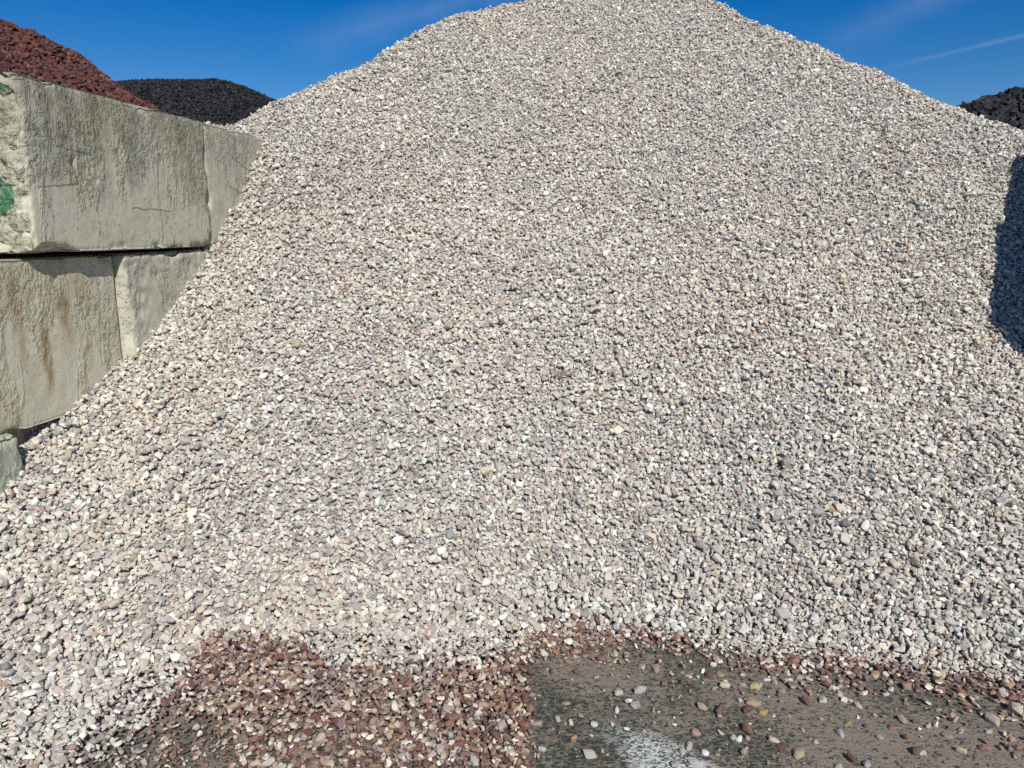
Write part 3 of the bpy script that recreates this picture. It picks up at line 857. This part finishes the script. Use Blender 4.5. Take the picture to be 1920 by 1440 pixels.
# ------------------------------------------------------------------ loose stones on the wet slab
CO = {'cream': (0.52, 0.47, 0.38), 'white': (0.66, 0.65, 0.60), 'tan': (0.36, 0.27, 0.19), 'pinkish': (0.36, 0.25, 0.21), 'maroon': (0.12, 0.06, 0.055),
      'ochre': (0.36, 0.25, 0.10), 'pale grey': (0.42, 0.41, 0.39), 'reddish brown': (0.22, 0.11, 0.085), 'orange-tan': (0.38, 0.22, 0.12), 'yellowish': (0.46, 0.39, 0.23)}
LOOSE = [(1202, 1247, 'tan', 15), (1230, 1250, 'pinkish', 17), (1154, 1224, 'cream', 14), (1161, 1297, 'cream', 21), (1200, 1292, 'pale grey', 22), (1192, 1317, 'pale grey', 20),
         (1178, 1314, 'white', 12), (1157, 1329, 'white', 12), (1062, 1315, 'tan', 17), (1088, 1337, 'tan', 14), (1046, 1344, 'cream', 13), (1070, 1351, 'cream', 14), (1006, 1354, 'pinkish', 19),
         (980, 1310, 'pinkish', 18), (1114, 1356, 'white', 13), (1148, 1356, 'white', 9), (1175, 1364, 'white', 11), (1076, 1381, 'orange-tan', 13), (1017, 1402, 'pale grey', 13),
         (1105, 1409, 'cream', 24), (1255, 1354, 'tan', 10), (1316, 1322, 'tan', 19), (1350, 1330, 'maroon', 20), (1386, 1311, 'white', 12), (1412, 1314, 'tan', 24), (1402, 1327, 'maroon', 21),
         (1430, 1332, 'ochre', 18), (1416, 1285, 'yellowish', 20), (1437, 1271, 'white', 14), (1375, 1380, 'cream', 13), (1386, 1384, 'white', 13), (1401, 1381, 'pinkish', 13), (1402, 1365, 'reddish brown', 20),
         (1305, 1370, 'pinkish', 16), (1292, 1394, 'cream', 18), (1322, 1408, 'white', 13), (1280, 1405, 'cream', 14), (1352, 1372, 'cream', 12), (1395, 1409, 'pinkish', 15), (1452, 1385, 'cream', 17),
         (1465, 1396, 'maroon', 18), (1497, 1410, 'yellowish', 23), (1517, 1293, 'pinkish', 14), (1542, 1309, 'cream', 16), (1560, 1289, 'white', 13), (1575, 1298, 'cream', 13), (1583, 1309, 'white', 12),
         (1513, 1312, 'maroon', 19), (1610, 1320, 'cream', 15), (1594, 1310, 'cream', 10), (1589, 1355, 'ochre', 13), (1575, 1371, 'pale grey', 20), (1692, 1347, 'pinkish', 15), (1675, 1361, 'reddish brown', 14),
         (1787, 1345, 'tan', 15), (1805, 1302, 'ochre', 12), (1826, 1305, 'tan', 14), (1860, 1347, 'cream', 21), (1902, 1327, 'cream', 24), (1895, 1380, 'tan', 14), (1775, 1376, 'pinkish', 16),
         (1845, 1400, 'reddish brown', 16), (1802, 1405, 'yellowish', 14), (1720, 1405, 'maroon', 20), (1729, 1408, 'cream', 13), (1595, 1420, 'maroon', 19), (1625, 1428, 'pale grey', 20), (1572, 1436, 'cream', 18),
         (1300, 1425, 'pale grey', 19), (1265, 1430, 'pale grey', 14), (1066, 1240, 'orange-tan', 12), (1090, 1218, 'pinkish', 14), (1128, 1232, 'reddish brown', 18), (1246, 1278, 'reddish brown', 13),
         (1290, 1264, 'pinkish', 12), (1350, 1262, 'tan', 13), (1392, 1281, 'tan', 11), (1480, 1277, 'reddish brown', 13), (1466, 1297, 'pinkish', 12), (1498, 1268, 'cream', 12), (1640, 1262, 'yellowish', 14),
         (1765, 1262, 'cream', 20), (1700, 1284, 'pinkish', 18), (1880, 1297, 'cream', 16), (1900, 1308, 'reddish brown', 14), (1820, 1273, 'white', 14), (1650, 1380, 'tan', 10), (1505, 1366, 'pinkish', 9),
         (1760, 1328, 'tan', 10), (1700, 1318, 'pinkish', 10), (1640, 1339, 'cream', 9), (1480, 1340, 'tan', 10), (1345, 1412, 'tan', 9), (1440, 1425, 'pinkish', 11), (1530, 1390, 'cream', 9), (1905, 1415, 'pinkish', 13),
         (1855, 1370, 'pale grey', 11), (1740, 1360, 'cream', 9), (1118, 1268, 'tan', 10), (1030, 1275, 'reddish brown', 11), (1010, 1300, 'tan', 10), (1260, 1308, 'pinkish', 11), (1300, 1298, 'reddish brown', 10),
         (1225, 1330, 'tan', 9), (1185, 1265, 'reddish brown', 10), (1340, 1290, 'tan', 10), (1540, 1345, 'tan', 9), (1770, 1290, 'reddish brown', 12), (1660, 1300, 'cream', 11), (1630, 1290, 'reddish brown', 13)]


def zone(px, py):
    if px > 1130 and px < 1330 and py > 1345: return 'by the white spill'
    if px < 1130 and py >= 1290: return 'left of the white spill'
    if py < 1290 and px < 1330: return 'at the centre toe of the heap'
    if py < 1290: return 'at the right toe of the heap'
    if px < 1350: return 'above the white spill'
    if px < 1620: return 'right of the white spill'
    return 'near the right picture edge'


groups = {}
for i, (px, py, cn, w_) in enumerate(LOOSE):
    sz = 'tiny' if w_ < 11 else 'small' if w_ < 15 else 'medium' if w_ < 20 else 'large'
    groups.setdefault((sz, cn, zone(px, py)), []).append(i)
ORD = ['', 'first', 'second', 'third', 'fourth', 'fifth', 'sixth', 'seventh', 'eighth']
labels = {}
for (sz, cn, zn), ids in groups.items():
    ids = sorted(ids, key=lambda i: LOOSE[i][0]); n = len(ids)
    for k, i in enumerate(ids):
        if n == 1: t = f'{sz} {cn} loose stone {zn}'
        elif n == 2: t = f'{("left" if k == 0 else "right")}-hand one of two {sz} {cn} stones {zn}'
        elif k == 0: t = f'leftmost of the {sz} {cn} stones {zn}'
        elif k == n - 1: t = f'rightmost of the {sz} {cn} stones {zn}'
        else: t = f'{ORD[k + 1]} from the left of the {sz} {cn} stones {zn}'
        labels[i] = t
P_hero = [proto(30, 500 + s, flat=0.55, box=0.3, low=0.72) for s in range(40)]
for i, (px, py, cn, w_) in enumerate(LOOSE):
    p = ground_at(px, py + w_ * 0.22); dist_ = (p - Vector((0, 0, EYE))).length
    s = 0.5 * w_ / F_PX * dist_ * 1.08
    V, T = P_hero[i % 40]
    zmin = (V[:, 2]).min()
    Rm = rotations(1, np.array([[0.0, 0, 1]]), np.array([0.22]))[0]
    VV = V @ Rm.T * s
    c = (np.array(CO[cn]) * 0.85 + np.array([0.235, 0.19, 0.145]) * 0.15) * rng.uniform(0.88, 1.12)
    o = single_stone('loose_stone', V, T, c, 0.0 if cn in ('white', 'cream') else 0.5, (p.x, p.y, -VV[:, 2].min() - 0.004 - 0.28 * s), Rm, s, M_stone)
    tag(o, labels[i], 'stone', 'loose stones on the wet slab')

# ------------------------------------------------------------------ grit scattered on the slab
n = 9000
x = rng.uniform(-1.6, 2.5, n); y = rng.uniform(1.95, 3.15, n)
ahead = toe(x) - y
dens = np.where(x < 0.05, 0.9, np.exp(-np.maximum(ahead, 0) / 0.16) * 0.9 + 0.17 + 0.15 * vnoise(x, y, 51, 3, 3.0))
ok = (rng.uniform(0, 1, n) < dens) & (ahead > -0.1)
x, y = x[ok], y[ok]; n = len(x)
s = rng.uniform(0.003, 0.0095, n) * np.where(x < 0.05, 1.25, 1.0)
pos = np.stack([x, y, np.where(x < 0.03, heap_z(x, y), 0) + s * 0.25 - 0.004], 1)
c = pick(PAL_WET, W_WET, n)
gt = link('stone_grit', join_meshes('stone_grit', [(pos, rotations(n, np.tile([0.0, 0, 1], (n, 1)), np.full(n, 0.3)), s, c, np.full(n, 0.8), P_lo)]), M_stone)
tag(gt, 'fine brown stone chips strewn over the wet slab', 'grit', kind='stuff')
